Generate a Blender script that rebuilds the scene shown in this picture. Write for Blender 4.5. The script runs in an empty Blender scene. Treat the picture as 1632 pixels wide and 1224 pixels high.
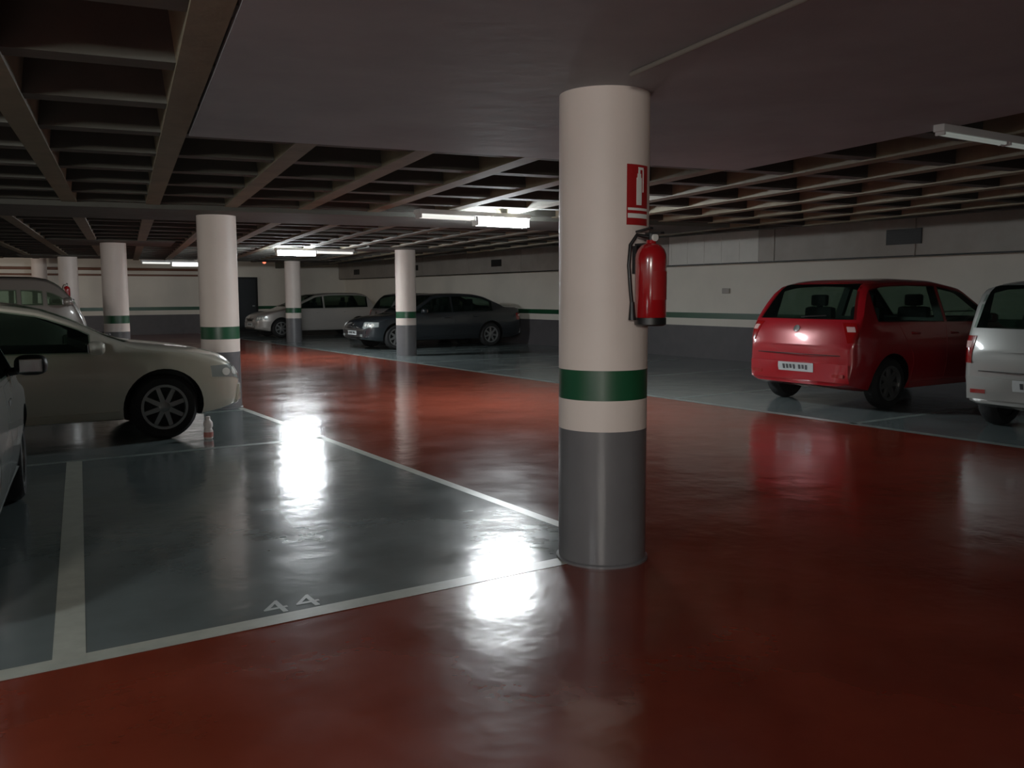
import bpy, bmesh, math, random
from mathutils import Vector, Matrix
from mathutils.bvhtree import BVHTree
random.seed(7)
COL = bpy.context.scene.collection
R = math.radians

# ------------------------------------------------------------------ materials
def srgb(r, g, b):
    f = lambda c: (c/255/12.92) if c/255 <= .04045 else ((c/255+.055)/1.055)**2.4
    return (f(r), f(g), f(b), 1)

def mat(name, col, rough=.5, metal=0, noise=0, nscale=4, bump=0, bscale=20, spec=.5, coat=0, emit=None, estr=0, rvar=0, transp=0):
    m = bpy.data.materials.new(name); m.use_nodes = True
    nt = m.node_tree; N = nt.nodes; Lk = nt.links
    b = N['Principled BSDF']
    b.inputs['Base Color'].default_value = col
    b.inputs['Roughness'].default_value = rough
    b.inputs['Metallic'].default_value = metal
    b.inputs['Specular IOR Level'].default_value = spec
    b.inputs['Coat Weight'].default_value = coat
    b.inputs['Coat Roughness'].default_value = .08
    if emit:
        b.inputs['Emission Color'].default_value = emit
        b.inputs['Emission Strength'].default_value = estr
    tc = N.new('ShaderNodeTexCoord')
    if noise or rvar:
        n = N.new('ShaderNodeTexNoise'); n.inputs['Scale'].default_value = nscale
        n.inputs['Detail'].default_value = 5; n.inputs['Roughness'].default_value = .6
        Lk.new(tc.outputs['Object'], n.inputs['Vector'])
        if noise:
            mx = N.new('ShaderNodeMix'); mx.data_type = 'RGBA'
            a = tuple(max(0, c*(1-noise)) for c in col[:3])+(1,)
            c = tuple(min(1, c*(1+noise)) for c in col[:3])+(1,)
            mx.inputs[6].default_value = a; mx.inputs[7].default_value = c
            mr0 = N.new('ShaderNodeMapRange'); mr0.inputs[1].default_value = .3; mr0.inputs[2].default_value = .7
            Lk.new(n.outputs['Fac'], mr0.inputs[0]); Lk.new(mr0.outputs[0], mx.inputs[0])
            Lk.new(mx.outputs[2], b.inputs['Base Color'])
        if rvar:
            mr = N.new('ShaderNodeMapRange'); mr.inputs[1].default_value = .35; mr.inputs[2].default_value = .65
            mr.inputs[3].default_value = max(.03, rough-rvar); mr.inputs[4].default_value = rough+rvar
            Lk.new(n.outputs['Fac'], mr.inputs[0]); Lk.new(mr.outputs[0], b.inputs['Roughness'])
    if bump:
        n2 = N.new('ShaderNodeTexNoise'); n2.inputs['Scale'].default_value = bscale; n2.inputs['Detail'].default_value = 3
        Lk.new(tc.outputs['Object'], n2.inputs['Vector'])
        bp = N.new('ShaderNodeBump'); bp.inputs['Strength'].default_value = bump; bp.inputs['Distance'].default_value = .02
        Lk.new(n2.outputs['Fac'], bp.inputs['Height']); Lk.new(bp.outputs[0], b.inputs['Normal'])
    if transp:
        t = N.new('ShaderNodeBsdfTransparent'); t.inputs[0].default_value = (.75, .85, .8, 1)
        ms = N.new('ShaderNodeMixShader'); ms.inputs[0].default_value = transp
        Lk.new(b.outputs[0], ms.inputs[1]); Lk.new(t.outputs[0], ms.inputs[2])
        Lk.new(ms.outputs[0], N['Material Output'].inputs[0])
    return m

M = dict(
    red=mat('red_epoxy', srgb(112, 44, 30), .16, noise=.22, nscale=1.3, bump=.2, bscale=3.5, rvar=.035, spec=.8),
    grey=mat('grey_epoxy', srgb(94, 103, 103), .16, noise=.15, nscale=1.6, bump=.2, bscale=3.5, rvar=.035, spec=.8),
    line=mat('line_paint', srgb(168, 172, 160), .28, noise=.15, nscale=9),
    worn=mat('worn_line_paint', srgb(115, 126, 122), .3, noise=.35, nscale=7),
    white=mat('white_column_paint', srgb(222, 207, 197), .5, noise=.05, nscale=2, bump=.05, bscale=30),
    green=mat('green_band_paint', srgb(18, 68, 42), .4, noise=.1),
    dado=mat('grey_dado_paint', srgb(90, 89, 91), .35, noise=.08),
    wallwhite=mat('wall_white_paint', srgb(222, 214, 200), .7, noise=.07, nscale=.8, bump=.1, bscale=6),
    walldado=mat('wall_grey_paint', srgb(78, 74, 76), .6, noise=.1),
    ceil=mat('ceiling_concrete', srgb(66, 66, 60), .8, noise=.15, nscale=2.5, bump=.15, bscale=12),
    rib=mat('lit_tone_rib_concrete', srgb(112, 104, 84), .75, noise=.2, nscale=3, bump=.12, bscale=14),  # tan tone paints light onto the lengthwise ribs
    slab=mat('slab_concrete', srgb(148, 152, 156), .75, noise=.12, nscale=1.5, bump=.1, bscale=8),
    duct=mat('duct_sheet', srgb(150, 142, 134), .55, metal=.2, noise=.12, nscale=2),
    ductl=mat('duct_pale_panel', srgb(205, 200, 190), .5, noise=.06),
    dark=mat('dark_metal', srgb(22, 23, 25), .5, metal=.3),
    black=mat('black_plastic', srgb(14, 14, 15), .45),
    tyre=mat('tyre_rubber', srgb(16, 16, 17), .8, bump=.2, bscale=60),
    alloy=mat('alloy_rim', srgb(140, 142, 142), .32, metal=.75),
    glass=mat('tinted_glass', srgb(10, 16, 14), .04, spec=.6, transp=.74),
    glassl=mat('pale_side_glass', srgb(120, 130, 110), .1, spec=.6, transp=.86),
    lamp=mat('lamp_lens', srgb(150, 158, 156), .12, metal=.1, coat=1),
    amber=mat('lamp_amber', srgb(190, 90, 30), .2, coat=1),
    tail=mat('tail_lens', srgb(140, 12, 14), .12, coat=1),
    tailclear=mat('tail_clear_lens', srgb(214, 170, 165), .12, coat=1),
    plate=mat('plate_white', srgb(190, 196, 196), .45),
    platemark=mat('plate_marking', srgb(60, 62, 66), .5),
    chrome=mat('chrome', srgb(210, 210, 210), .12, metal=1),
    seat=mat('seat_cloth', srgb(28, 30, 32), .9),
    housing=mat('light_housing', srgb(200, 200, 200), .5),
    extred=mat('extinguisher_red', srgb(150, 14, 20), .22, coat=.6),
    signred=mat('sign_red', srgb(150, 22, 24), .45),
    signwhite=mat('sign_white', srgb(225, 225, 218), .45),
    door=mat('dark_door', srgb(24, 30, 34), .5),
    pipe=mat('brown_pipe', srgb(112, 74, 58), .5),
    conduit=mat('pale_conduit', srgb(112, 106, 98), .6),
    bottle=mat('bottle_plastic', srgb(250, 240, 236), .35, noise=.05),
    bottlepink=mat('bottle_pink_label', srgb(205, 130, 120), .4),
    redled=mat('red_indicator', srgb(200, 30, 20), .4, emit=(1, .12, .06, 1), estr=3),
)
TUBE_B = mat('bright_tube', (1, 1, 1, 1), .5, emit=(.90, .97, 1.0, 1), estr=240)
TUBE_W = mat('weaker_tube', (1, 1, 1, 1), .5, emit=(1, .96, .92, 1), estr=4)
TUBE_D = mat('dim_tube', (1, 1, 1, 1), .5, emit=(.95, .96, .88, 1), estr=.9)
TUBE_O = mat('unlit_tube_added_glow', srgb(205, 215, 205), .4, emit=(.9, 1, .92, 1), estr=.10)  # tube is off; its faint glow is added in the material

# ------------------------------------------------------------------ helpers
def link(name, bm, mats, parent=None, smooth=None, loc=None):
    me = bpy.data.meshes.new(name)
    bmesh.ops.recalc_face_normals(bm, faces=bm.faces)
    bm.to_mesh(me); bm.free()
    for m in (mats if isinstance(mats, (list, tuple)) else [mats]): me.materials.append(m)
    o = bpy.data.objects.new(name, me); COL.objects.link(o)
    if smooth is not None:
        for p in me.polygons: p.use_smooth = True
        me.set_sharp_from_angle(angle=R(smooth))
    if parent: o.parent = parent
    if loc: o.location = loc
    return o

def tag(o, label, cat, group=None):
    o['label'] = label; o['category'] = cat
    if group: o['group'] = group
    return o

def thing(name, label, cat, loc=(0, 0, 0), rz=0, group=None):
    o = bpy.data.objects.new(name, None); COL.objects.link(o)
    o.location = loc; o.rotation_euler = (0, 0, rz); o.empty_display_size = .2
    return tag(o, label, cat, group)

def struct(name, bm, mats, parent=None, smooth=None):
    o = link(name, bm, mats, parent, smooth)
    if not parent: o['kind'] = 'structure'
    return o

def copy_tree(o, parent=None):
    c = o.copy(); COL.objects.link(c); c.parent = parent
    for ch in list(o.children): copy_tree(ch, c)
    return c

def box(bm, x0, x1, y0, y1, z0, z1, mi=0, mtx=None, bev=0):
    g = bmesh.ops.create_cube(bm, size=1)
    vs = g['verts']
    for v in vs:
        v.co = Vector(((x0+x1)/2+v.co.x*(x1-x0), (y0+y1)/2+v.co.y*(y1-y0), (z0+z1)/2+v.co.z*(z1-z0)))
    fs = set(f for v in vs for f in v.link_faces)
    if bev:
        es = list(set(e for v in vs for e in v.link_edges))
        r = bmesh.ops.bevel(bm, geom=es, offset=bev, segments=2, affect='EDGES', profile=.6)
        fs = set(f for f in r['faces']) | set(f for f in fs if f.is_valid)
        vs = list(set(v for f in fs for v in f.verts))
        fs = set(f for v in vs for f in v.link_faces)
    for f in fs: f.material_index = mi
    if mtx:
        for v in vs: v.co = mtx @ v.co
    return vs

def lathe(bm, prof, n=32, axis='z', mis=None, mtx=None, cap=True):
    rings = []
    for r, h in prof:
        ring = []
        for i in range(n):
            a = 2*math.pi*i/n
            c = (r*math.cos(a), r*math.sin(a), h) if axis == 'z' else (r*math.cos(a), h, r*math.sin(a)) if axis == 'y' else (h, r*math.cos(a), r*math.sin(a))
            c = Vector(c)
            ring.append(bm.verts.new(mtx @ c if mtx else c))
        rings.append(ring)
    for k in range(len(rings)-1):
        for i in range(n):
            f = bm.faces.new((rings[k][i], rings[k][(i+1) % n], rings[k+1][(i+1) % n], rings[k+1][i]))
            if mis: f.material_index = mis[k]
    if cap:
        f = bm.faces.new(rings[0]); f.material_index = mis[0] if mis else 0
        f = bm.faces.new(rings[-1]); f.material_index = mis[-1] if mis else 0

def tube(bm, pts, r, n=8):
    pts = [Vector(p) for p in pts]; rings = []
    for i, p in enumerate(pts):
        d = (pts[min(i+1, len(pts)-1)]-pts[max(i-1, 0)]).normalized()
        a = d.orthogonal().normalized() if i == 0 else (a-d*a.dot(d)).normalized()
        b = d.cross(a)
        rr = r[i] if isinstance(r, (list, tuple)) else r
        rings.append([bm.verts.new(p+a*rr*math.cos(2*math.pi*k/n)+b*rr*math.sin(2*math.pi*k/n)) for k in range(n)])
    for k in range(len(rings)-1):
        for i in range(n): bm.faces.new((rings[k][i], rings[k][(i+1) % n], rings[k+1][(i+1) % n], rings[k+1][i]))
    bm.faces.new(rings[0]); bm.faces.new(rings[-1])

def lerp(a, b, t): return a+(b-a)*t
def interp(pts, x):
    if x <= pts[0][0]: return pts[0][1]
    for (x0, y0), (x1, y1) in zip(pts, pts[1:]):
        if x <= x1: return y0+(y1-y0)*(x-x0)/(x1-x0)
    return pts[-1][1]
def smooth_interp(pts, x, r=.05):
    s = w = 0
    for k in range(-4, 5):
        wt = 1-abs(k)/5; s += wt*interp(pts, x+r*k/4); w += wt
    return s/w

# ------------------------------------------------------------------ camera
H = 1.42; head = R(32.9); pitch = R(5.77); roll = R(.2)
cam = bpy.data.cameras.new('camera'); co = bpy.data.objects.new('camera', cam); COL.objects.link(co)
cam.sensor_fit = 'HORIZONTAL'; cam.sensor_width = 36; cam.lens = 36*1416/1632; cam.clip_start = .05
Fv = Vector((math.sin(head)*math.cos(pitch), math.cos(head)*math.cos(pitch), -math.sin(pitch)))
R0 = Vector((math.cos(head), -math.sin(head), 0)); U0 = R0.cross(Fv)
c_, s_ = math.cos(roll), math.sin(roll)
Rv = R0*c_-U0*s_; Uv = R0*s_+U0*c_
co.matrix_world = Matrix(((Rv.x, Uv.x, -Fv.x, 0), (Rv.y, Uv.y, -Fv.y, 0), (Rv.z, Uv.z, -Fv.z, H), (0, 0, 0, 1)))
bpy.context.scene.camera = co

# ------------------------------------------------------------------ setting
X0, X1, Y0, Y1 = -12.0, 14.2, -7.0, 34.5
ZC = 2.445
bm = bmesh.new()
def quad(pts, z, mi):
    vs = [bm.verts.new((x, y, z)) for x, y in pts]
    f = bm.faces.new(vs); f.material_index = mi
    f.normal_update()
    if f.normal.z < 0: f.normal_flip()
def stroke(p, q, w, z, mi):
    p = Vector(p); q = Vector(q); d = (q-p).normalized(); n = Vector((-d.y, d.x))*w/2
    quad([p-n, q-n, q+n, p+n], z, mi)
quad([(X0, Y0), (X1, Y0), (X1, Y1), (X0, Y1)], 0, 0)
quad([(X0, 3.72), (3.14, 3.72), (3.14, 30), (X0, 30)], .001, 1)          # left bays
quad([(8.33, Y0), (X1, Y0), (X1, Y1), (8.33, Y1)], .001, 1)             # right bays
stroke((X0, 3.74), (3.19, 3.74), .11, .002, 2)
stroke((3.17, 3.70), (3.17, 30), .08, .002, 2)
stroke((.36, 3.74), (.93, 8.36), .12, .0025, 2)
stroke((X0, 8.39), (3.17, 8.39), .09, .002, 3)
for v in (11.0, 13.5, 16.0, 18.5, 21.0, 23.5): stroke((-2, v), (3.15, v), .09, .002, 3)
stroke((8.33, Y0), (8.33, Y1), .12, .002, 3)
for v in (-1.0, 1.6, 6.05, 8.9, 11.6, 14.1, 16.6, 20.0, 22.6, 25.2, 27.4, 30.2): stroke((8.33, v), (13.4, v), .09, .002, 3)
floor = link('floor', bm, [M['red'], M['grey'], M['line'], M['worn']]); floor['kind'] = 'structure'

def banded_wall(name, p, q, zt):
    """wall from p to q with grey dado, white strip, green band, white top"""
    bm = bmesh.new(); p = Vector(p); q = Vector(q)
    zs = [(0, .715, 1), (.715, .875, 0), (.875, 1.0, 2), (1.0, zt, 0)]
    d = (q-p).normalized(); n = Vector((-d.y, d.x))*.15
    zz = [0, .715, .875, 1.0, zt]
    rows = [[bm.verts.new((*c, z)) for c in (p, q, q+n, p+n)] for z in zz]
    for k in range(4):
        for i in range(4):
            f = bm.faces.new((rows[k][i], rows[k][(i+1) % 4], rows[k+1][(i+1) % 4], rows[k+1][i])); f.material_index = zs[k][2]
    bm.faces.new(rows[0]); bm.faces.new(rows[-1])
    return struct(name, bm, [M['wallwhite'], M['walldado'], M['green']])
banded_wall('wall_right', (X1, Y1), (X1, Y0), 2.95).scale = (1, 1, 1)
banded_wall('wall_back', (X0, Y1), (X1, Y1), 2.95)
banded_wall('wall_front', (X1, Y0), (X0, Y0), 2.95)

# ceiling: slab, skewed waffle ribs, solid heads round the columns
sk = R(9.5); P = Vector((math.cos(sk), -math.sin(sk))); Q = Vector((math.sin(sk), math.cos(sk)))
CX1, CY1 = 11.35, 28.0
COLS = [(2.975, 3.705), (3.0, 11.4), (3.0, 19.0), (3.02, 26.3), (3.02, 33.9), (9.2, 18.75), (9.2, 26.5)]
bm = bmesh.new()
box(bm, X0, X1, Y0, Y1, 2.85, 3.0, 2)
def pq(p, q): return P*p+Q*q
def clip(a, b):
    t0, t1 = 0, 1; d = b-a
    for c, dd, lo, hi in ((a.x, d.x, X0, CX1), (a.y, d.y, Y0, CY1)):
        if abs(dd) < 1e-9: continue
        ta, tb = (lo-c)/dd, (hi-c)/dd
        if ta > tb: ta, tb = tb, ta
        t0, t1 = max(t0, ta), min(t1, tb)
    return (a+d*t0, a+d*t1) if t1 > t0 else None
def beam(a, b, w, z0, z1, mi):
    r = clip(a, b)
    if not r or (r[1]-r[0]).length < .3: return
    a, b = r; d = (b-a).normalized(); n = Vector((-d.y, d.x))
    vs = []
    for z, ww in ((z0, w/2), (z1, w/2+.05)):
        vs.append([bm.verts.new((*(c+n*s*ww), z)) for c, s in ((a, -1), (b, -1), (b, 1), (a, 1))])
    for k in range(4): 
        f = bm.faces.new((vs[0][k], vs[0][(k+1) % 4], vs[1][(k+1) % 4], vs[1][k])); f.material_index = mi
    for q_ in vs: f = bm.faces.new(q_); f.material_index = mi
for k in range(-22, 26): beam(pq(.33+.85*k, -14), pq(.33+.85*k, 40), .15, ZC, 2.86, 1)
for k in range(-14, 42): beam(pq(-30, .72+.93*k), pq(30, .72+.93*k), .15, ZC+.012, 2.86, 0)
def patch_pq(p0, p1, q0, q1, z, mi):
    a = [pq(p0, q0), pq(p1, q0), pq(p1, q1), pq(p0, q1)]
    lo = [bm.verts.new((*c, z)) for c in a]; hi = [bm.verts.new((*c, 2.86)) for c in a]
    for i in range(4):
        f = bm.faces.new((lo[i], lo[(i+1) % 4], hi[(i+1) % 4], hi[i])); f.material_index = mi
    f = bm.faces.new(lo); f.material_index = mi
    f = bm.faces.new(hi); f.material_index = mi
cN = Vector(COLS[0]); pN, qN = cN.dot(P), cN.dot(Q)
patch_pq(.42, 4.75, 1.2, 6.2, ZC-.004, 2)
patch_pq(.42, 9.0, -6.5, 1.2, ZC-.004, 2)
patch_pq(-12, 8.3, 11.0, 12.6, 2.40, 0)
for c in COLS[2:]:
    c = Vector(c); p_, q_ = c.dot(P), c.dot(Q)
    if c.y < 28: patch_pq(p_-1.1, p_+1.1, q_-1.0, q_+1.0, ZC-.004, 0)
box(bm, CX1-.06, CX1+.12, Y0, Y1, 2.455, 2.86, 0)
box(bm, X0, CX1, CY1-.1, CY1+.1, 2.48, 2.86, 0)
box(bm, CX1-.3, CX1+.0, 0, 0.01, 2.5, 2.6, 0)
ceil = struct('ceiling', bm, [M['ceil'], M['rib'], M['slab']])

# dark service door in the back wall
bm = bmesh.new(); box(bm, 9.60, 10.47, Y1-.05, Y1-.005, 0.02, 2.03, 0)
d1 = struct('door_1', bm, M['door'])
bm = bmesh.new()
for a, b, c, d in ((9.52, 9.6, 0, 2.11), (10.47, 10.55, 0, 2.11), (9.6, 10.47, 2.03, 2.11)): box(bm, a, b, Y1-.07, Y1-.002, c, d)
link('door_frame', bm, M['dark'], d1)
bm = bmesh.new(); box(bm, 10.33, 10.42, Y1-.09, Y1-.05, .98, 1.03, 0, bev=.008)
link('door_handle', bm, M['alloy'], d1)

# ------------------------------------------------------------------ columns
def column(x, y, zt, label, r=.235):
    bm = bmesh.new()
    prof = [(r, 0), (r, .715), (r, .716), (r, .875), (r, .876), (r, 1.03), (r, 1.031), (r, zt)]
    lathe(bm, prof, 48, mis=[1, 0, 0, 2, 2, 0, 0])
    o = link('concrete_column', bm, [M['white'], M['dado'], M['green']], smooth=40)
    bm2 = bmesh.new(); lathe(bm2, [(r+.012, 0), (r+.012, .012), (r+.002, .018)], 48)
    k = link('base_joint', bm2, M['dado'], o, smooth=30)
    o.location = (x, y, 0)
    return tag(o, label, 'column')
column(*COLS[0], ZC, 'large white round column with green band holding the fire extinguisher')
column(*COLS[1], 2.41, 'white round column with green band behind the nose of the silver sedan')
column(*COLS[2], ZC+.02, 'shaded round column between the silver sedan and the tall minivan, in front of the back wall')
column(*COLS[3], ZC+.02, 'distant pale column with a fire extinguisher hung on it, behind the minivan bonnet', .235)
column(*COLS[4], 2.86, 'farthest pale column, only its top showing above the minivan roof')
column(*COLS[5], ZC+.02, 'slim white column with green band in front of the dark grey sedan')
column(*COLS[6], ZC+.02, 'slim pinkish white column in front of the far silver hatchback')

# ------------------------------------------------------------------ cars
class Shape:
    pass
TUM = [.20]
def side_f(z, belt, roof, sill):
    if z < .55: return lerp(.93, 1.0, max(0, (z-sill))/(.55-sill))
    if z < belt: return lerp(1.0, .965, ((z-.55)/(belt-.55))**2)
    return .965-(z-belt)/(roof-belt)*TUM[0]

def make_car(name, label, L, W, Hh, T, belt, xw, rw, paint, loc, rz, kind, front, rear, pillars, winx, spokes=7,
             mirror_mat=None, zcut=None, group=None, blackside=False, tum=.20, wtop=.10, mx=-.28, sglass='glass'):
    TUM[0] = tum
    """T: roof/bonnet profile (distance from the REAR, height). belt: (rear z, front z). xw: wheel positions from rear."""
    root = thing(name, label, 'car', (loc[0], loc[1], 0), rz, group)
    hw = W/2; sill = .21
    bz = lambda x: lerp(belt[0], belt[1], x/L)
    Tf = lambda x: smooth_interp(T, x, .05)
    def zb(x):
        d = min(x, L-x); return sill+.09*max(0, 1-d/.5)**1.5
    def Wf(x):
        rr = .75 if x > L/2 else .45
        d = min(x, L-x)/rr
        g = (1-max(0, 1-d)**2.4)**(1/2.4) if d < 1 else 1
        return hw*(.74+.26*g) if x > L/2 else hw*(.82+.18*g)
    def yside(x, z): return Wf(x)*side_f(z, bz(x), Hh, sill)
    xs = [0, .008, .02, .04, .07, .11, .16, .22, .3, .4, .5]
    n = 44
    xs = xs+[.5+(L-1.0)*k/n for k in range(1, n)]+[L-v for v in reversed(xs)]
    bm = bmesh.new(); rows = []
    for x in xs:
        t = Tf(x); b0 = zb(x); e = min(.085, (t-b0)*.4); ze = t-e
        half = [(0, b0), (yside(x, b0)*.5, b0), (yside(x, b0)*.86, b0), (yside(x, b0)*.97, b0+.02)]
        ns = 14
        for k in range(1, ns+1):
            z = lerp(b0+.05, ze, k/ns); half.append((yside(x, z), z))
        we = yside(x, ze)
        for k in range(1, 9):
            a = k/8*math.pi/2
            half.append((we*math.cos(a)**(2/3.2), ze+e*math.sin(a)**(2/2.6)))
        full = half+[(-y, z) for y, z in reversed(half[1:-1])]
        row = []
        d = min(x, L-x); s = -1 if x > L/2 else 1
        wt = max(0, 1-d/.8)
        for y, z in full:
            bow = s*.13*(abs(y)/hw)**2.2*wt
            row.append(bm.verts.new((x-L/2+bow, y, z)))
        rows.append(row)
    m = len(rows[0])
    for a, b in zip(rows, rows[1:]):
        for i in range(m): bm.faces.new((a[i], a[(i+1) % m], b[(i+1) % m], b[i]))
    bm.faces.new(rows[0]); bm.faces.new(rows[-1])
    bmesh.ops.recalc_face_normals(bm, faces=bm.faces)
    bvh = BVHTree.FromBMesh(bm)
    body = link('body', bm, [paint, M['black']], root)

    # --- cutters: wheel wells, side windows, cabin tunnel
    def poly_windows():
        out = []
        edges = [winx[0]]+list(pillars)+[winx[1]]
        for i, (a, b) in enumerate(zip(edges, edges[1:])):
            out.append((a+(.035 if i else 0), b-(.035 if i < len(edges)-2 else 0)))
        return out
    def wlo(x): return bz(x)+.025
    def whi(x):
        return max(wlo(x)+.002, min(Tf(x)-wtop, Hh-wtop))
    wins = poly_windows()
    cb = bmesh.new()
    for x in xw:
        for s in (-1, 1):
            mt = Matrix.Translation((x-L/2, s*(hw-.02), rw))
            lathe(cb, [(rw+.055, -.26), (rw+.055, .26)], 36, axis='y', mtx=mt)
    cutA = link('cutA', cb, [M['black']])
    def prism(poly, axis, lo, hi):
        q = bmesh.new()
        A = [q.verts.new((p[0], lo, p[1]) if axis == 'y' else (lo, p[0], p[1])) for p in poly]
        B = [q.verts.new((p[0], hi, p[1]) if axis == 'y' else (hi, p[0], p[1])) for p in poly]
        q.faces.new(A); q.faces.new(B)
        for i in range(len(A)): q.faces.new((A[i], A[(i+1) % len(A)], B[(i+1) % len(A)], B[i]))
        return q
    cutters = [cutA]
    for a, b in wins:
        N_ = 12; xsw = [lerp(a, b, k/N_) for k in range(N_+1)]
        lo = [(x-L/2, wlo(x)) for x in xsw]; hi = [(x-L/2, whi(x)+.001) for x in reversed(xsw)]
        cutters.append(link('cutB', prism(lo+hi, 'y', -hw-.3, hw+.3), [M['black']]))
    zl = max(bz(0), bz(L))+.03; zh = Hh-.075
    yl = hw*side_f(zl, bz(L/2), Hh, sill)-.10; yh = hw*side_f(zh, bz(L/2), Hh, sill)-.10
    yl -= .02
    zcr, zcf = (zcut or (zl, zl))
    zl2 = max(zcr, zcf)
    xe0 = -L/2-.3; xe1 = L/2+.3
    cutters.append(link('cutC', prism([(-yl, zl2), (yl, zl2), (yh, zh), (-yh, zh)], 'x', xe0, xe1), [M['black']]))
    for c in cutters:
        md = body.modifiers.new('b', 'BOOLEAN'); md.operation = 'DIFFERENCE'; md.object = c; md.solver = 'EXACT'
        md.material_mode = 'TRANSFER'
    dg = bpy.context.evaluated_depsgraph_get()
    body.parent = None; dg.update()
    me = bpy.data.meshes.new_from_object(body.evaluated_get(dg))
    body.modifiers.clear(); old = body.data; body.data = me; body.name = 'body'; body.parent = root
    for c in cutters: bpy.data.objects.remove(c)
    for p in me.polygons: p.use_smooth = True
    me.set_sharp_from_angle(angle=R(38))

    # --- projected patches
    def hit(phi, a, z, c=0):
        o = Vector((math.cos(phi), math.sin(phi), 0)); l = Vector((-math.sin(phi), math.cos(phi), 0))
        h = bvh.ray_cast(o*6+l*a+Vector((0, 0, z)), -o)
        return h
    def patch(nm, mt, par, phi, fn, nu=8, nv=5, eps=.004, back=.012, sm=50):
        bmp = bmesh.new(); F_, B_ = [], []
        o = Vector((math.cos(phi), math.sin(phi), 0))
        for j in range(nv+1):
            fr, br = [], []
            for i in range(nu+1):
                a, z = fn(i/nu, j/nv)
                h = hit(phi, a, z)
                if h[0] is None: bmp.free(); return None
                nn = h[1] if h[1].dot(o) > 0 else -h[1]
                fr.append(bmp.verts.new(h[0]+nn*eps)); br.append(bmp.verts.new(h[0]-nn*back))
            F_.append(fr); B_.append(br)
        for j in range(nv):
            for i in range(nu):
                bmp.faces.new((F_[j][i], F_[j][i+1], F_[j+1][i+1], F_[j+1][i]))
                bmp.faces.new((B_[j][i], B_[j+1][i], B_[j+1][i+1], B_[j][i+1]))
        def rim(a, b): 
            for k in range(len(a)-1): bmp.faces.new((a[k], a[k+1], b[k+1], b[k]))
        rim(F_[0], B_[0]); rim(F_[-1], B_[-1])
        rim([r[0] for r in F_], [r[0] for r in B_]); rim([r[-1] for r in F_], [r[-1] for r in B_])
        return link(nm, bmp, mt, par, smooth=sm)
    S90 = math.pi/2
    trim = M['black']
    # doors with windows
    fx, rx = xw[1], xw[0]
    dsplit = pillars[len(pillars)-1] if pillars else L*.5
    dmid = dsplit
    door_spans = [(dmid, min(fx-rw-.12, winx[1])), (rx+rw+.10, dmid-.012)]
    for s in (1, -1):
        phi = S90*s
        # lateral axis for phi=+90: l=(-1,0,0); for -90: l=(1,0,0)
        ax = lambda x: -(x-L/2)*s
        for di, (a, b) in enumerate(door_spans):
            if b-a < .35: continue
            def fn(u, v, a=a, b=b, di=di):
                z = lerp(sill+.13, bz((a+b)/2)-.012, v)
                aa = a-(.28*max(0, v-.45)/.55 if di == 1 else 0)
                return ax(lerp(aa, b, u)), z
            dpt = patch('door', paint, root, phi, fn, 10, 8, .004, .01, 35)
            if not dpt: continue
            xh = a+.18 if di == 0 else a+.05
            zh_ = bz(xh)-.12
            bmh = bmesh.new(); yy = yside(xh, zh_)
            box(bmh, xh-L/2-.09, xh-L/2+.09, s*yy-.012, s*yy+.028, zh_-.018, zh_+.018, bev=.01)
            link('door_handle', bmh, paint, dpt, smooth=50)
        for wi, (a, b) in enumerate(wins):
            def fn(u, v, a=a, b=b):
                x = lerp(a-.012, b+.012, u); return ax(x), lerp(wlo(x)-.012, whi(x)+.014, v)
            patch('side_window', M[sglass], root, phi, fn, 14, 5, .002, .004, 60)
        # sill strip
        def fs(u, v): return ax(lerp(rx+rw+.09, fx-rw-.09, u)), lerp(sill+.04, sill+.10, v)
        patch('sill_trim', M['black'] if blackside else paint, root, phi, fs, 8, 1, .012, .01)
        # mirror
        xm = winx[1]+mx; zm = bz(xm)+.07; ym = yside(xm, zm-.06)
        bmm = bmesh.new()
        bmesh.ops.create_uvsphere(bmm, u_segments=16, v_segments=10, radius=1)
        for v in bmm.verts:
            c = v.co; q = [math.copysign(abs(k)**.7, k) for k in c]
            v.co = Vector((xm-L/2+q[0]*.075, s*(ym+.12+q[1]*.095), zm+q[2]*.065))
        tube(bmm, [(xm-L/2+.02, s*(ym-.03), zm-.05), (xm-L/2+.01, s*(ym+.06), zm-.03)], .025)
        mo = link('side_mirror', bmm, mirror_mat or paint, root, smooth=60)
        bmm = bmesh.new()
        box(bmm, xm-L/2-.082, xm-L/2-.066, s*(ym+.12)-.065, s*(ym+.12)+.065, zm-.042, zm+.042, bev=.006)
        link('mirror_glass', bmm, M['chrome'], mo)
    # windscreen + rear window
    def glass_end(nm, phi, z0, z1, s):
        def fn(u, v):
            z = lerp(z0, z1, v)
            w = lerp(yl, yh, (z-zl2)/(zh-zl2))+.03
            return lerp(-w, w, u)*1, z
        return patch(nm, M['glass'], root, phi, fn, 14, 8, .002, .004, 60)
    glass_end('windscreen', 0, max(zl2-.01, front.get('cowl', zl2)), zh+.012, 1)
    glass_end('rear_window', math.pi, max(zl2-.01, rear.get('cowl', zl2)), zh+.012, -1)
    # seats
    for sx in (winx[0]+.45, (winx[1]-1.05)):
        for sy in (-.36, .36):
            bms = bmesh.new()
            x = sx-L/2
            box(bms, x-.06, x+.06, sy-.22, sy+.22, zl2-.05, zl2+.14, bev=.05)
            box(bms, x-.05, x+.03, sy-.12, sy+.12, zl2+.15, zl2+.30, bev=.03)
            box(bms, x-.02, x+.0, sy-.04, sy+.04, zl2+.12, zl2+.17)
            if zl2+.30 < Hh-.08: link('seat', bms, M['seat'], root, smooth=50)
            else: bms.free()
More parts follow.
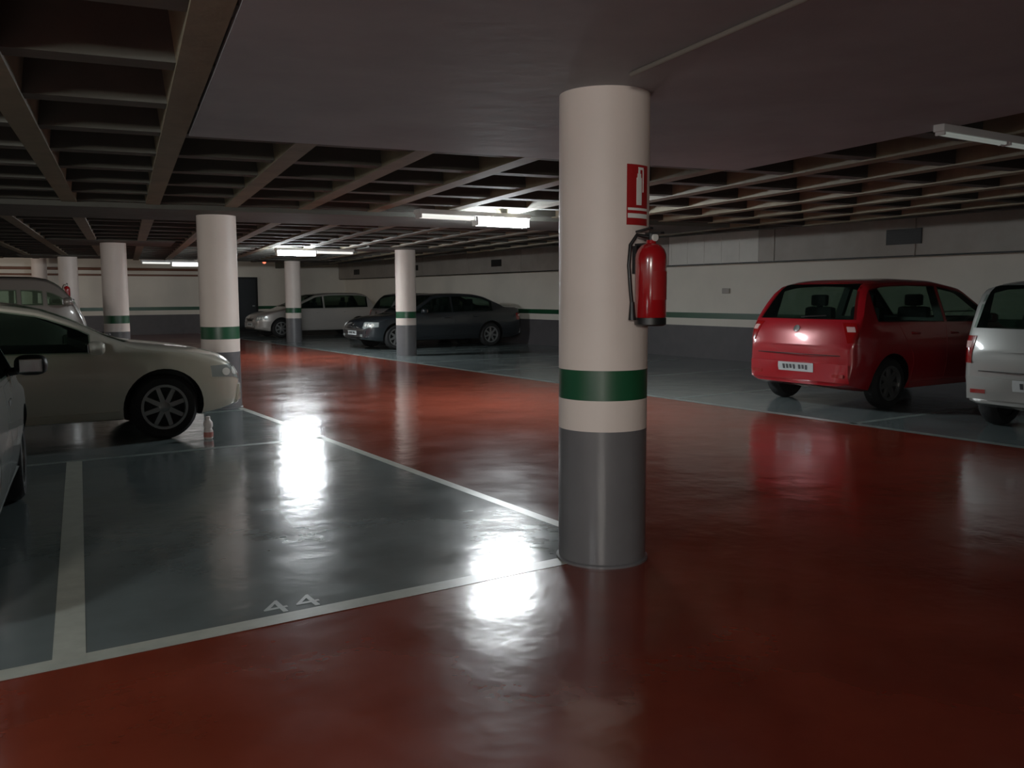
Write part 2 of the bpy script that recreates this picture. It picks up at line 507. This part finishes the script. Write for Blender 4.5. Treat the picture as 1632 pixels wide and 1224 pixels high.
    # steering wheel, dashboard shadow
    # wheels
    for x in xw:
        for s in (-1, 1):
            bw = bmesh.new()
            t = .20; ro = rw; ri = rw*.67
            prof = [(ri, -t/2+.01), (ri+.02, -t/2), (ro-.04, -t/2), (ro-.01, -t/2+.03), (ro, -t/2+.06), (ro, t/2-.06), (ro-.01, t/2-.03), (ro-.04, t/2), (ri+.02, t/2), (ri, t/2-.01)]
            lathe(bw, prof, 40, axis='y', cap=False)
            lathe(bw, [(ri+.001, -t/2+.03), (ri+.001, t/2-.05)], 40, axis='y')
            whl = link('wheel', bw, M['tyre'], root, smooth=40)
            whl.location = (x-L/2, s*(hw-t/2-.025), rw)
            br = bmesh.new()
            lathe(br, [(ri+.004, t/2-.045), (ri+.004, t/2-.004), (ri-.022, t/2-.004), (ri-.03, t/2-.045)], 40, axis='y', cap=False)
            lathe(br, [(.062, t/2-.06), (.062, t/2-.02), (.045, t/2-.012)], 20, axis='y')
            for k in range(spokes):
                a = 2*math.pi*k/spokes+.3
                mt = Matrix.Rotation(a, 4, 'Y')
                q = [(.05, -.032), (.05, .032), (ri-.01, .026), (ri-.01, -.026)]
                lo = [br.verts.new(mt @ Vector((p[0], t/2-.045, p[1]))) for p in q]
                hi = [br.verts.new(mt @ Vector((p[0], t/2-.012-(0.0 if p[0] < .1 else .006), p[1]*.75))) for p in q]
                br.faces.new(lo); br.faces.new(hi)
                for i in range(4): br.faces.new((lo[i], lo[(i+1) % 4], hi[(i+1) % 4], hi[i]))
            rim_ = link('rim', br, M['alloy'], whl, smooth=35)
            if s < 0: whl.rotation_euler = (0, 0, math.pi)
    # plates
    def plate(phi, z, w=.26, h=.055):
        def fn(u, v): return lerp(-w, w, u), lerp(z-h, z+h, v)
        p = patch('number_plate', M['plate'], root, phi, fn, 8, 2, .03, -.012)
        for k, xx in enumerate((-.17, -.12, -.07, -.02, .06, .11, .16)):
            def fm(u, v, xx=xx): return xx+lerp(-.016, .016, u), lerp(z-.03+.004*(k % 3), z+.03, v)
            patch('plate_marking', M['platemark'], p, phi, fm, 1, 1, .033, -.029)
    # bumpers (coloured moulding), front
    def bump(phi, z0, z1, w, nm, mt, e=.022):
        def fn(u, v): return lerp(-w, w, u), lerp(z0, z1, v)
        return patch(nm, mt, root, phi, fn, 16, 3, e, .01)
    bump(0, .34, .50, hw*.80, 'front_bumper', front.get('bumper', paint))
    bump(math.pi, rear.get('b0', .34), rear.get('b1', .56), hw*.84, 'rear_bumper', rear.get('bumper', paint))
    plate(0, .44); plate(math.pi, rear.get('plate', .44))
    # grille + lamps
    def grl(u, v):
        z = lerp(front['g0'], front['g1'], v); w = lerp(.28, .42, v); return lerp(-w, w, u), z
    g = patch('grille', M['black'], root, 0, grl, 10, 3, .006, .01)
    if g:
        def bar(u, v): return lerp(-.34, .34, u), lerp(front['g0']+.03, front['g0']+.045, v)
        patch('grille_bar', M['chrome'], g, 0, bar, 8, 1, .014, .01)
    def lowg(u, v): return lerp(-.5, .5, u), lerp(.30, .335, v)
    patch('air_intake', M['black'], root, 0, lowg, 8, 1, .008, .01)
    for s in (1, -1):
        phi = s*R(38); off = -math.sin(R(38))*(L/2-.22)+math.cos(R(38))*hw*.80
        def hl(u, v, s=s):
            a = lerp(-.19, .22, u)*s; z = front['l0']-.02+lerp(0, .17, v)*(1-.45*u)+.07*u-(.04*(1-v)*abs(u-.5))
            return a+off*s, z
        hl_ = patch('headlight', M['lamp'], root, phi, hl, 10, 4, .005, .01)
        if hl_:
            for q_ in (-.11, -.01, .09):
                def pj(u, v, q_=q_, s=s):
                    an = 2*math.pi*u; r = .001+.038*v
                    return (q_+r*math.cos(an))*s+off*s, front['l0']+.075+r*math.sin(an)
                patch('reflector_glint', M['signwhite'], hl_, phi, pj, 12, 2, .009, .004)  # white discs paint in the bright glints of the headlamp
        def fog(u, v, s=s): return s*(hw*.62)+lerp(-.06, .06, u), lerp(.35, .41, v)
        patch('fog_lamp', M['lamp'], root, 0, fog, 4, 2, .026, .004)
        # tail lamps
        th = R(rear.get('tphi', 35)); phi = math.pi+s*th; offr = -math.sin(th)*(L/2-.12)+math.cos(th)*hw*.86
        a0, a1, t0, t1 = rear['tail']
        def tl(u, v, s=s): return (lerp(a0, a1, u)+offr)*s+rear.get('taper', 0)*(v)*s, lerp(t0, t1, v)
        t_ = patch('tail_light', M['tail'], root, phi, tl, 6, 6, .008, .01)
        if t_:
            def tc(u, v, s=s): return (lerp(a0+.2*(a1-a0), a1-.2*(a1-a0), u)+offr)*s+rear.get('taper', 0)*(.55+.25*v)*s, lerp(lerp(t0, t1, .55), lerp(t0, t1, .8), v)
            patch('reversing_lens', M['tailclear'], t_, phi, tc, 3, 2, .012, .004)
        def rf(u, v, s=s): return s*hw*.70+lerp(-.08, .08, u), lerp(.40, .44, v)
        patch('rear_reflector', M['tail'], root, math.pi, rf, 4, 1, .027, .004)
    # badge front and back
    for phi, z in ((0, front.get('badge', front['g1']+.02)), (math.pi, rear['badge'])):
        def bd(u, v):
            an = 2*math.pi*u; r = .001+.045*v; return r*math.cos(an), z+r*math.sin(an)*.9
        patch('badge', M['chrome'], root, phi, bd, 14, 2, .012, .004)
    # boot seam (dark shut line)
    def seam(u, v): return lerp(-hw*.72, hw*.72, u), rear.get('seam', .60)+lerp(0, .010, v)
    patch('boot_shut_line', M['black'], root, math.pi, seam, 14, 1, .0035, .004)
    # wipers
    bmw = bmesh.new()
    zc = zl2+.01
    for y0, y1 in ((.55, .0), (-.05, -.55)):
        pts = []
        for k in range(6):
            y = lerp(y0, y1, k/5); h = hit(0, y, zc+.03+.02*k/5)
            if h[0]: pts.append(h[0]+h[1]*.012)
        if len(pts) > 2: tube(bmw, pts, .008, 6)
    link('wiper', bmw, M['black'], root)
    if kind == 'hatch':
        bmw = bmesh.new(); pts = []
        for k in range(6):
            h = hit(math.pi, lerp(0, .35, k/5), zl2+.02+.02*k/5)
            if h[0]: pts.append(h[0]+h[1]*.012)
        if len(pts) > 2: tube(bmw, pts, .008, 6); link('rear_wiper', bmw, M['black'], root)
        else: bmw.free()
    return root

def paintm(name, c, rough=.3, metal=.4): return mat(name, c, rough, metal, coat=1)
P_SIL = paintm('silver_beige_paint', srgb(205, 202, 186), .38, .15)
P_SIL2 = paintm('silver_paint', srgb(176, 170, 164), .3, .35)
P_GREY = paintm('dark_grey_paint', srgb(42, 46, 50), .3, .5)
P_RED = paintm('red_paint', srgb(158, 14, 26), .3, .15)
P_WHT = paintm('white_silver_paint', srgb(165, 172, 172), .35, .2)
P_WHT2 = paintm('dull_silver_paint', srgb(140, 142, 138), .4, .25)
P_VAN = paintm('grey_beige_paint', srgb(112, 104, 98), .4, .3)
P_MID = paintm('mid_grey_paint', srgb(92, 90, 88), .4, .3)

def sedan_T(L, Hh, hood=.93, deck=1.02):
    return [(0, .78), (.02, .92), (.06, deck-.03), (.15, deck), (.62, deck+.03), (1.25, Hh-.07), (1.55, Hh-.015), (2.0, Hh), (2.5, Hh-.01), (2.85, Hh-.06),
            (L-1.25, hood+.03), (L-1.1, hood), (L-.6, hood-.06), (L-.3, hood-.12), (L-.12, hood-.19), (L-.04, hood-.27), (L, hood-.35)]
def hatch_T(L, Hh, hood=.96, glassz=1.0):
    return [(0, .70), (.015, glassz-.12), (.05, glassz-.02), (.12, glassz+.04), (.36, Hh-.14), (.5, Hh-.05), (.75, Hh-.01), (1.4, Hh), (1.9, Hh-.01), (2.35, Hh-.06),
            (L-1.05, hood+.03), (L-.95, hood), (L-.55, hood-.06), (L-.26, hood-.13), (L-.11, hood-.2), (L-.04, hood-.28), (L, hood-.36)]
def Z(px): return px

SEDAN = dict(front=dict(g0=.56, g1=.63, lx=.6, l0=.57, la=.12), rear=dict(tail=(-.10, .16, .72, .90), badge=.86, plate=.70, seam=.60, tphi=35))
HATCH = dict(front=dict(g0=.55, g1=.64, lx=.6, l0=.58, la=.12), rear=dict(tail=(-.06, .12, .72, .98), badge=.88, plate=.45, seam=.60, tphi=40))

# 1 silver sedan on the left, nose towards the aisle
L1 = 4.62
make_car('parked_sedan', 'large silver sedan on the left seen from its right side, nose by the white column', L1, 1.78, 1.40,
         [(0, .78), (.02, .90), (.06, .97), (.15, 1.0), (.50, 1.02), (1.05, 1.31), (1.4, 1.385), (1.75, 1.40), (L1-2.6, 1.395), (L1-2.25, 1.375), (L1-1.9, 1.32), (L1-1.6, 1.205),
          (L1-1.35, 1.065), (L1-1.12, .975), (L1-.9, .945), (L1-.5, .895), (L1-.3, .85), (L1-.14, .79), (L1-.05, .70), (L1, .60)],
         (.90, .845), (1.02, 3.77), .325, P_SIL, (2.70-L1/2, 10.02), 0, 'sedan', **SEDAN,
         pillars=(2.05,), winx=(.86, 3.12), spokes=8, zcut=(.97, .97), mx=.04, tum=.22)
# 2 car at the left edge, nose away
make_car('parked_hatchback', 'white silver car cut off by the left picture edge with a dark door mirror', 4.1, 1.72, 1.46,
         hatch_T(4.1, 1.46, .90), (.96, .90), (.8, 3.28), .31, P_WHT, (-.52, 5.88), R(90-7.2), 'hatch', **HATCH,
         pillars=(1.95,), winx=(.45, 2.98), mirror_mat=M['black'], zcut=(1.01, 1.01), mx=-.42)
# 3 tall flat-nosed minivan behind the sedan
L3 = 4.2
make_car('parked_minivan', 'grey beige minivan with pale side windows behind the silver sedan', L3, 1.74, 1.73,
         [(0, .8), (.02, 1.0), (.06, 1.1), (.25, 1.6), (.4, 1.69), (.9, 1.73), (1.9, 1.73), (L3-.75, 1.715), (L3-.55, 1.68), (L3-.4, 1.60), (L3-.2, 1.38), (L3-.08, 1.17), (L3-.02, 1.05), (L3, .85)],
         (1.26, 1.26), (.8, 3.4), .32, P_VAN, (2.03-L3/2, 15.8), 0, 'hatch', front=HATCH['front'], rear=HATCH['rear'], pillars=(1.15, 2.2, 3.22, 3.56), winx=(.5, 3.80), zcut=(1.3, 1.3), wtop=.22, mx=.05, sglass='glassl')
# 4 far silver hatch
make_car('parked_hatchback', 'silver hatchback parked behind the far slim pinkish column, nose to the aisle', 4.45, 1.74, 1.50,
         hatch_T(4.45, 1.50, .95), (.98, .92), (.82, 3.60), .315, P_SIL2, (8.82+2.225, 29.9), math.pi, 'hatch', **HATCH,
         pillars=(2.1,), winx=(.5, 3.35), zcut=(1.03, 1.03))
# 5 dark sedan
make_car('parked_sedan', 'dark grey sedan with its nose to the aisle behind the slim white column', 4.85, 1.80, 1.46,
         sedan_T(4.85, 1.46, .92, 1.1), (.97, .90), (1.1, 3.95), .325, P_GREY, (9.08+2.425, 21.75), math.pi, 'sedan', **SEDAN,
         pillars=(2.3,), winx=(1.05, 3.5), zcut=(1.0, 1.0))
# 6 small grey hatch between them
make_car('parked_hatchback', 'small mid grey hatchback half hidden behind the dark grey sedan roof', 3.2, 1.56, 1.47,
         hatch_T(3.2, 1.47, .95), (.97, .93), (.55, 2.65), .28, P_MID, (10.92+1.6, 24.3), 0, 'hatch', **HATCH,
         pillars=(1.5,), winx=(.42, 2.25), zcut=(1.02, 1.02))
# 7 red hatch
make_car('parked_hatchback', 'red hatchback parked with its rear towards the aisle', 4.15, 1.76, 1.61,
         [(0, .70), (.015, .90), (.05, 1.0), (.10, 1.07), (.36, 1.44), (.48, 1.54), (.75, 1.59), (1.3, 1.61), (1.9, 1.60), (2.45, 1.52), (3.1, 1.12), (3.25, 1.03), (3.6, .95), (3.95, .84), (4.09, .72), (4.15, .58)],
         (1.06, 1.0), (.77, 3.32), .315, P_RED, (9.80-.77+2.075, 7.44), 0, 'hatch',
         front=HATCH['front'], rear=dict(tail=(-.05, .10, .82, 1.06), badge=.98, plate=.50, seam=.66, tphi=40, taper=-.05),
         pillars=(1.9,), winx=(.5, 3.0), zcut=(1.10, 1.10), tum=.25)
# 8 silver hatch on the right edge
make_car('parked_hatchback', 'silver white hatchback cut off by the right picture edge, rear towards the aisle', 4.1, 1.76, 1.57,
         [(0, .75), (.015, .92), (.04, 1.03), (.08, 1.08), (.17, 1.40), (.26, 1.50), (.6, 1.55), (1.4, 1.57), (1.9, 1.56), (2.35, 1.48), (3.05, 1.0), (3.15, .96), (3.55, .89), (3.9, .8), (4.05, .7), (4.1, .58)],
         (1.0, .95), (.75, 3.25), .31, P_WHT2, (8.85+2.05, 4.38), 0, 'hatch',
         front=HATCH['front'], rear=dict(tail=(-.06, .06, .70, .98), badge=.93, plate=.50, seam=.62, tphi=38),
         pillars=(1.9,), winx=(.35, 3.0), zcut=(1.06, 1.06), tum=.14)

# ------------------------------------------------------------------ lights
def ceiling_light(x0, x1, y, zt, label, mats, k_=1.0, group=None):
    t = thing('ceiling_light', label, 'ceiling light', ((x0+x1)/2, y, zt), 0, group)
    Lh = (x1-x0)/2
    bm = bmesh.new(); box(bm, -Lh, Lh, -.09*k_, .09*k_, -.055*k_, ZC-zt if zt < ZC else 0, bev=.006); link('housing', bm, M['housing'], t)
    for k, m_ in enumerate(mats):
        a = -Lh+.03+k*Lh; b = a+Lh-.06
        bm = bmesh.new()
        if m_ in (TUBE_B, TUBE_W):
            box(bm, a, b, -.09, .09, -.16, -.055, bev=.02)  # box replaces the tubes, enlarged to imitate overexposed bloom
        for yy in (-.045*k_, .045*k_) if m_ not in (TUBE_B, TUBE_W) else ():
            tube(bm, [(a, yy, -.08*k_), (b, yy, -.08*k_)], .022*k_, 12)
        link('tube_and_bloom_box', bm, m_, t, smooth=50)
        bm = bmesh.new()
        for xx in (a-.015, b-.0):
            bm = bmesh.new(); box(bm, xx, xx+.015, -.075*k_, .075*k_, -(.105 if m_ not in (TUBE_B, TUBE_W) else .165)*k_, -.05*k_)
            link('tube_holder', bm, M['housing'], t)
    return t
ceiling_light(4.95, 6.55, 9.75, ZC, 'brightest ceiling light over the middle of the red aisle', (TUBE_D, TUBE_B))
ceiling_light(6.3, 8.1, 19.2, ZC, 'bright ceiling light above and left of the slim white column', (TUBE_B, TUBE_D))
ceiling_light(5.1, 6.75, 28.0-.3, ZC, 'distant ceiling light just left of the column behind the silver sedan', (TUBE_D, TUBE_W))
ceiling_light(5.2, 6.7, 3.24, 2.42, 'slim unlit pale ceiling light with faint added glow at upper right of the near column', (TUBE_O, TUBE_O), .4)
ceiling_light(-4.4, -2.9, .4, ZC, 'added unseen fill light over the near aisle behind and left of the camera', (TUBE_D, TUBE_B))  # unseen fixture added as fill from behind the camera
def area(loc, sx, sy, power, col, rot=(0, 0, 0)):
    l = bpy.data.lights.new('area', 'AREA'); l.shape = 'RECTANGLE'; l.size = sx; l.size_y = sy; l.energy = power; l.color = col
    o = bpy.data.objects.new('added_fill_lamp', l); COL.objects.link(o); o.location = loc; o.rotation_euler = rot
    return o
area((-3.6, .4, 2.33), 1.4, .15, 60, (1, .88, .76))  # warm fill added below the unseen near-aisle fixture

o_ = area((-4.0, -4.5, 2.2), 1.4, .6, 62, (1, .93, .84))  # added fill lamp, out of view, aimed at the left-hand cars
o_.rotation_euler = Vector((4.5, 14.0, -1.6)).to_track_quat('-Z', 'Y').to_euler(); o_.data.spread = R(80)

o_ = area((-3.5, 28.5, 2.3), 1.4, .3, 75, (1, .90, .78))  # out-of-view lamp added to brighten the left of the back wall
o_.rotation_euler = Vector((4, 6, -2.2)).to_track_quat('-Z', 'Y').to_euler()

w = bpy.data.worlds.new('world'); bpy.context.scene.world = w; w.use_nodes = True
w.node_tree.nodes['Background'].inputs[0].default_value = (1, .90, .82, 1)
w.node_tree.nodes['Background'].inputs[1].default_value = .27

# ------------------------------------------------------------------ fire extinguisher + sign on the near column
cx, cy = COLS[0]
dirc = lambda deg: Vector((math.cos(R(deg)), math.sin(R(deg)), 0))
# azimuth of the outward direction: towards camera is forward reversed, turned 40 deg to the picture's right
az = math.degrees(math.atan2(-Fv.y, -Fv.x))+38.5
def extinguisher(cx, cy, az, label, z0=1.26, s=1.0, parts=True):
    d = dirc(az)
    t = thing('fire_extinguisher', label, 'fire extinguisher', (cx+d.x*.335, cy+d.y*.335, z0), R(az))
    bm = bmesh.new()
    r = .078
    lathe(bm, [(r*.9, .035), (r, .045), (r, .33), (r*.97, .355), (r*.85, .38), (r*.6, .40), (r*.33, .41), (r*.3, .425)], 28)
    link('cylinder_body', bm, M['extred'], t, smooth=40)
    bm = bmesh.new(); lathe(bm, [(r*.85, 0), (r*1.02, .008), (r*1.02, .04), (r*.9, .045)], 28)
    link('base_ring', bm, M['black'], t, smooth=40)
    bm = bmesh.new(); lathe(bm, [(.02, .42), (.02, .455)], 14); box(bm, -.03, .075, -.012, .012, .452, .462); box(bm, -.03, .07, -.011, .011, .475, .485, mtx=Matrix.Rotation(R(-8), 4, 'Y'))
    v = link('valve', bm, M['dark'], t, smooth=40)
    bm = bmesh.new(); lathe(bm, [(.018, 0), (.018, .012)], 14, axis='x', mtx=Matrix.Translation((.02, 0, .437)))
    link('pressure_gauge', bm, M['signwhite'], v)
    bm = bmesh.new()
    tube(bm, [(0, -.02, .44), (-.03, -.07, .45), (-.04, -.105, .40), (-.035, -.12, .30), (-.03, -.112, .18), (-.03, -.10, .10)], .010, 8)
    tube(bm, [(-.03, -.10, .12), (-.03, -.098, .03)], [.012, .020], 10)
    link('hose', bm, M['black'], t, smooth=60)
    bm = bmesh.new(); box(bm, -.10, -.07, -.03, .03, .26, .40); box(bm, -.1, -.005, -.012, .012, .40, .412)
    link('wall_bracket', bm, M['dark'], t)
    bm = bmesh.new()
    # label wrapped on the cylinder
    N_ = 8; rows = []
    for z in (.13, .27):
        rows.append([bm.verts.new(((r+.0015)*math.cos(R(a)), (r+.0015)*math.sin(R(a)), z)) for a in [lerp(-40, 40, k/N_) for k in range(N_+1)]])
    for k in range(N_): bm.faces.new((rows[0][k], rows[0][k+1], rows[1][k+1], rows[1][k]))
    link('instruction_sticker', bm, M['signred'], t, smooth=60)
    return t
extinguisher(cx, cy, az, 'red fire extinguisher hung on the large near column below the red sign')
def curved(bm, r, a0, a1, z0, z1, n=8, mi=0):
    ro = [[bm.verts.new((rr*math.cos(R(lerp(a0, a1, k/n))), rr*math.sin(R(lerp(a0, a1, k/n))), z)) for k in range(n+1)] for rr in (r, r-.002) for z in (z0, z1)]
    A, B, C, D = ro
    fs = []
    for k in range(n):
        fs += [bm.faces.new((A[k], A[k+1], B[k+1], B[k])), bm.faces.new((C[k], D[k], D[k+1], C[k+1])),
               bm.faces.new((A[k], C[k], C[k+1], A[k+1])), bm.faces.new((B[k], B[k+1], D[k+1], D[k]))]
    fs += [bm.faces.new((A[0], B[0], D[0], C[0])), bm.faces.new((A[n], C[n], D[n], B[n]))]
    for f in fs: f.material_index = mi
def ext_sign(cx, cy, az, label):
    t = thing('safety_sign', label, 'sign', (cx, cy, 0))
    bm = bmesh.new(); curved(bm, .2385, az-19, az+19, 1.765, 2.065); link('sign_board', bm, M['signred'], t)
    bm = bmesh.new(); r = .2400
    curved(bm, r, az-4.5, az+4.5, 1.865, 2.0)          # white extinguisher pictogram
    curved(bm, r, az-3, az+3, 2.0, 2.02); curved(bm, r, az-1.5, az+1.5, 2.02, 2.045); curved(bm, r, az-1.5, az+8, 2.04, 2.052)
    curved(bm, r, az+7, az+8.5, 1.93, 2.045)
    link('extinguisher_pictogram', bm, M['signwhite'], t)
    bm = bmesh.new()
    for z0, z1 in ((1.838, 1.850), (1.80, 1.822)):
        curved(bm, r, az-17.5, az+17.5, z0, z1)
    link('text_strip', bm, M['signwhite'], t)
ext_sign(cx, cy, az+3, 'red extinguisher sign with white pictogram curved round the large near column')
extinguisher(*COLS[3], math.degrees(math.atan2(-Fv.y, -Fv.x))+18, 'small distant fire extinguisher on the far column behind the minivan')

# ------------------------------------------------------------------ right wall duct with grilles
t = thing('ventilation_duct', 'long pale ventilation duct along the top of the right hand wall', 'duct', (X1, 12, 2.05))
def duct_piece(nm, y0, y1, m_):
    bm = bmesh.new(); box(bm, -.30, 0, y0-12, y1-12, 0, .80, bev=.006); return link(nm, bm, m_, t)
duct_piece('duct_section', Y0+.02, 12.4, M['duct']); duct_piece('duct_section', 15.0, Y1-.02, M['duct'])
pl = duct_piece('pale_duct_section', 12.4, 15.0, M['ductl']); pl['label'] = 'paler ribbed duct section'
bm = bmesh.new()
for k in range(6):
    y = 12.4+.5*k-12; box(bm, -.306, -.298, y-.008, y+.008, .0, .79)
link('seam', bm, M['ductl'], t)
bm = bmesh.new()
for y in range(-6, 34, 3): box(bm, -.315, -.298, y-12-.015, y-12+.015, .0, .79)
link('flange', bm, M['duct'], t)
for y, w_, h_, z in ((9.2, .66, .26, 2.37), (22.3, .55, .20, 2.33), (27.6, .5, .18, 2.33), (32.6, .5, .2, 2.3)):
    bm = bmesh.new(); box(bm, -.318, -.299, y-12-w_/2, y-12+w_/2, z-2.05-h_/2, z-2.05+h_/2)
    g = link('grille', bm, M['black'], t)
    bm = bmesh.new()
    for k in range(6):
        zz = z-2.05-h_/2+h_*(k+.5)/6; box(bm, -.326, -.316, y-12-w_/2+.01, y-12+w_/2-.01, zz-.006, zz+.004)
    link('louvre', bm, M['dark'], g)
bm = bmesh.new(); box(bm, -.302, -.27, Y0+.1-12, Y1-.1-12, -.02, .004); link('bottom_shadow_strip', bm, M['dark'], t)  # dark strip stands in for the shadow line under the duct
# wall box
bm = bmesh.new(); box(bm, X1-.05, X1+.004, 13.4, 13.6, 1.42, 1.53, bev=.01); o = link('junction_box', bm, M['duct'])
tag(o, 'small grey box on the right wall just left of the red hatchback', 'electrical box')

# brown pipes high on the back wall
for k, (z, r_, lab) in enumerate(((2.36, .05, 'upper brown pipe running along the top of the back wall'), (2.15, .035, 'thin lower brown pipe running along the back wall'))):
    bm = bmesh.new(); tube(bm, [(X0+.1, Y1-.12, z), (8.3, Y1-.12, z)], r_, 12)
    for x in range(-11, 9, 3): box(bm, x-.02, x+.02, Y1-.10, Y1-.002, z-.02, z+.02)
    o = link('wall_pipe', bm, M['pipe'], smooth=50); tag(o, lab, 'pipe')
# thin conduit on the solid ceiling head near the column
bm = bmesh.new(); a = pq(2.19, 3.66); b = pq(2.2, -2); tube(bm, [(*a, ZC-.016), (*b, ZC-.016)], .012, 8)
tag(link('ceiling_conduit', bm, M['conduit'], smooth=50), 'thin pale conduit on the flat ceiling leading away from the near column', 'conduit')
# red indicator
t = thing('alarm_indicator', 'small red glowing indicator under the ceiling above the dark door', 'indicator light', (9.1, 28.9, 2.85))
bm = bmesh.new(); tube(bm, [(0, 0, 0), (0, 0, -.28)], .015, 8); lathe(bm, [(.06, -.28), (.07, -.31), (.06, -.33)], 16); link('mount', bm, M['housing'], t)
bm = bmesh.new(); lathe(bm, [(.05, -.33), (.05, -.39), (.02, -.41)], 16); link('red_lens', bm, M['redled'], t)

# ------------------------------------------------------------------ small things on the floor
t = thing('plastic_bottle', 'small white and pink bottle on the floor beside the silver sedan front wheel', 'bottle', (2.21, 8.97, .0015))
bm = bmesh.new(); lathe(bm, [(.035, 0), (.043, .01), (.045, .08), (.034, .105), (.045, .13), (.043, .165), (.025, .19), (.018, .2)], 20); link('bottle_body', bm, M['bottle'], t, smooth=40)
bm = bmesh.new(); lathe(bm, [(.021, .2), (.021, .222), (.015, .226)], 16); link('cap', bm, M['bottle'], t, smooth=40)
bm = bmesh.new(); lathe(bm, [(.0462, .02), (.0472, .07)], 20, cap=False); link('label_band', bm, M['bottlepink'], t, smooth=40)

cu = bpy.data.curves.new('num', 'FONT'); cu.body = '44'; cu.size = .24; cu.extrude = .0006; cu.space_character = 1.25; cu.align_x = 'CENTER'
o = bpy.data.objects.new('num', cu); COL.objects.link(o)
dg = bpy.context.evaluated_depsgraph_get(); me = bpy.data.meshes.new_from_object(o.evaluated_get(dg)); bpy.data.objects.remove(o)
me.materials.clear(); me.materials.append(M['worn'])
o = bpy.data.objects.new('painted_bay_number', me); COL.objects.link(o); o.location = (1.30, 3.81, .0027); o.parent = floor

# ------------------------------------------------------------------ colour management
sc = bpy.context.scene
sc.view_settings.view_transform = 'Standard'
sc.view_settings.look = 'None'
sc.view_settings.exposure = -0.18
sc.view_settings.gamma = 1.25
sc.cycles.use_denoising = True
sc.cycles.max_bounces = 8
sc.cycles.sample_clamp_indirect = 6
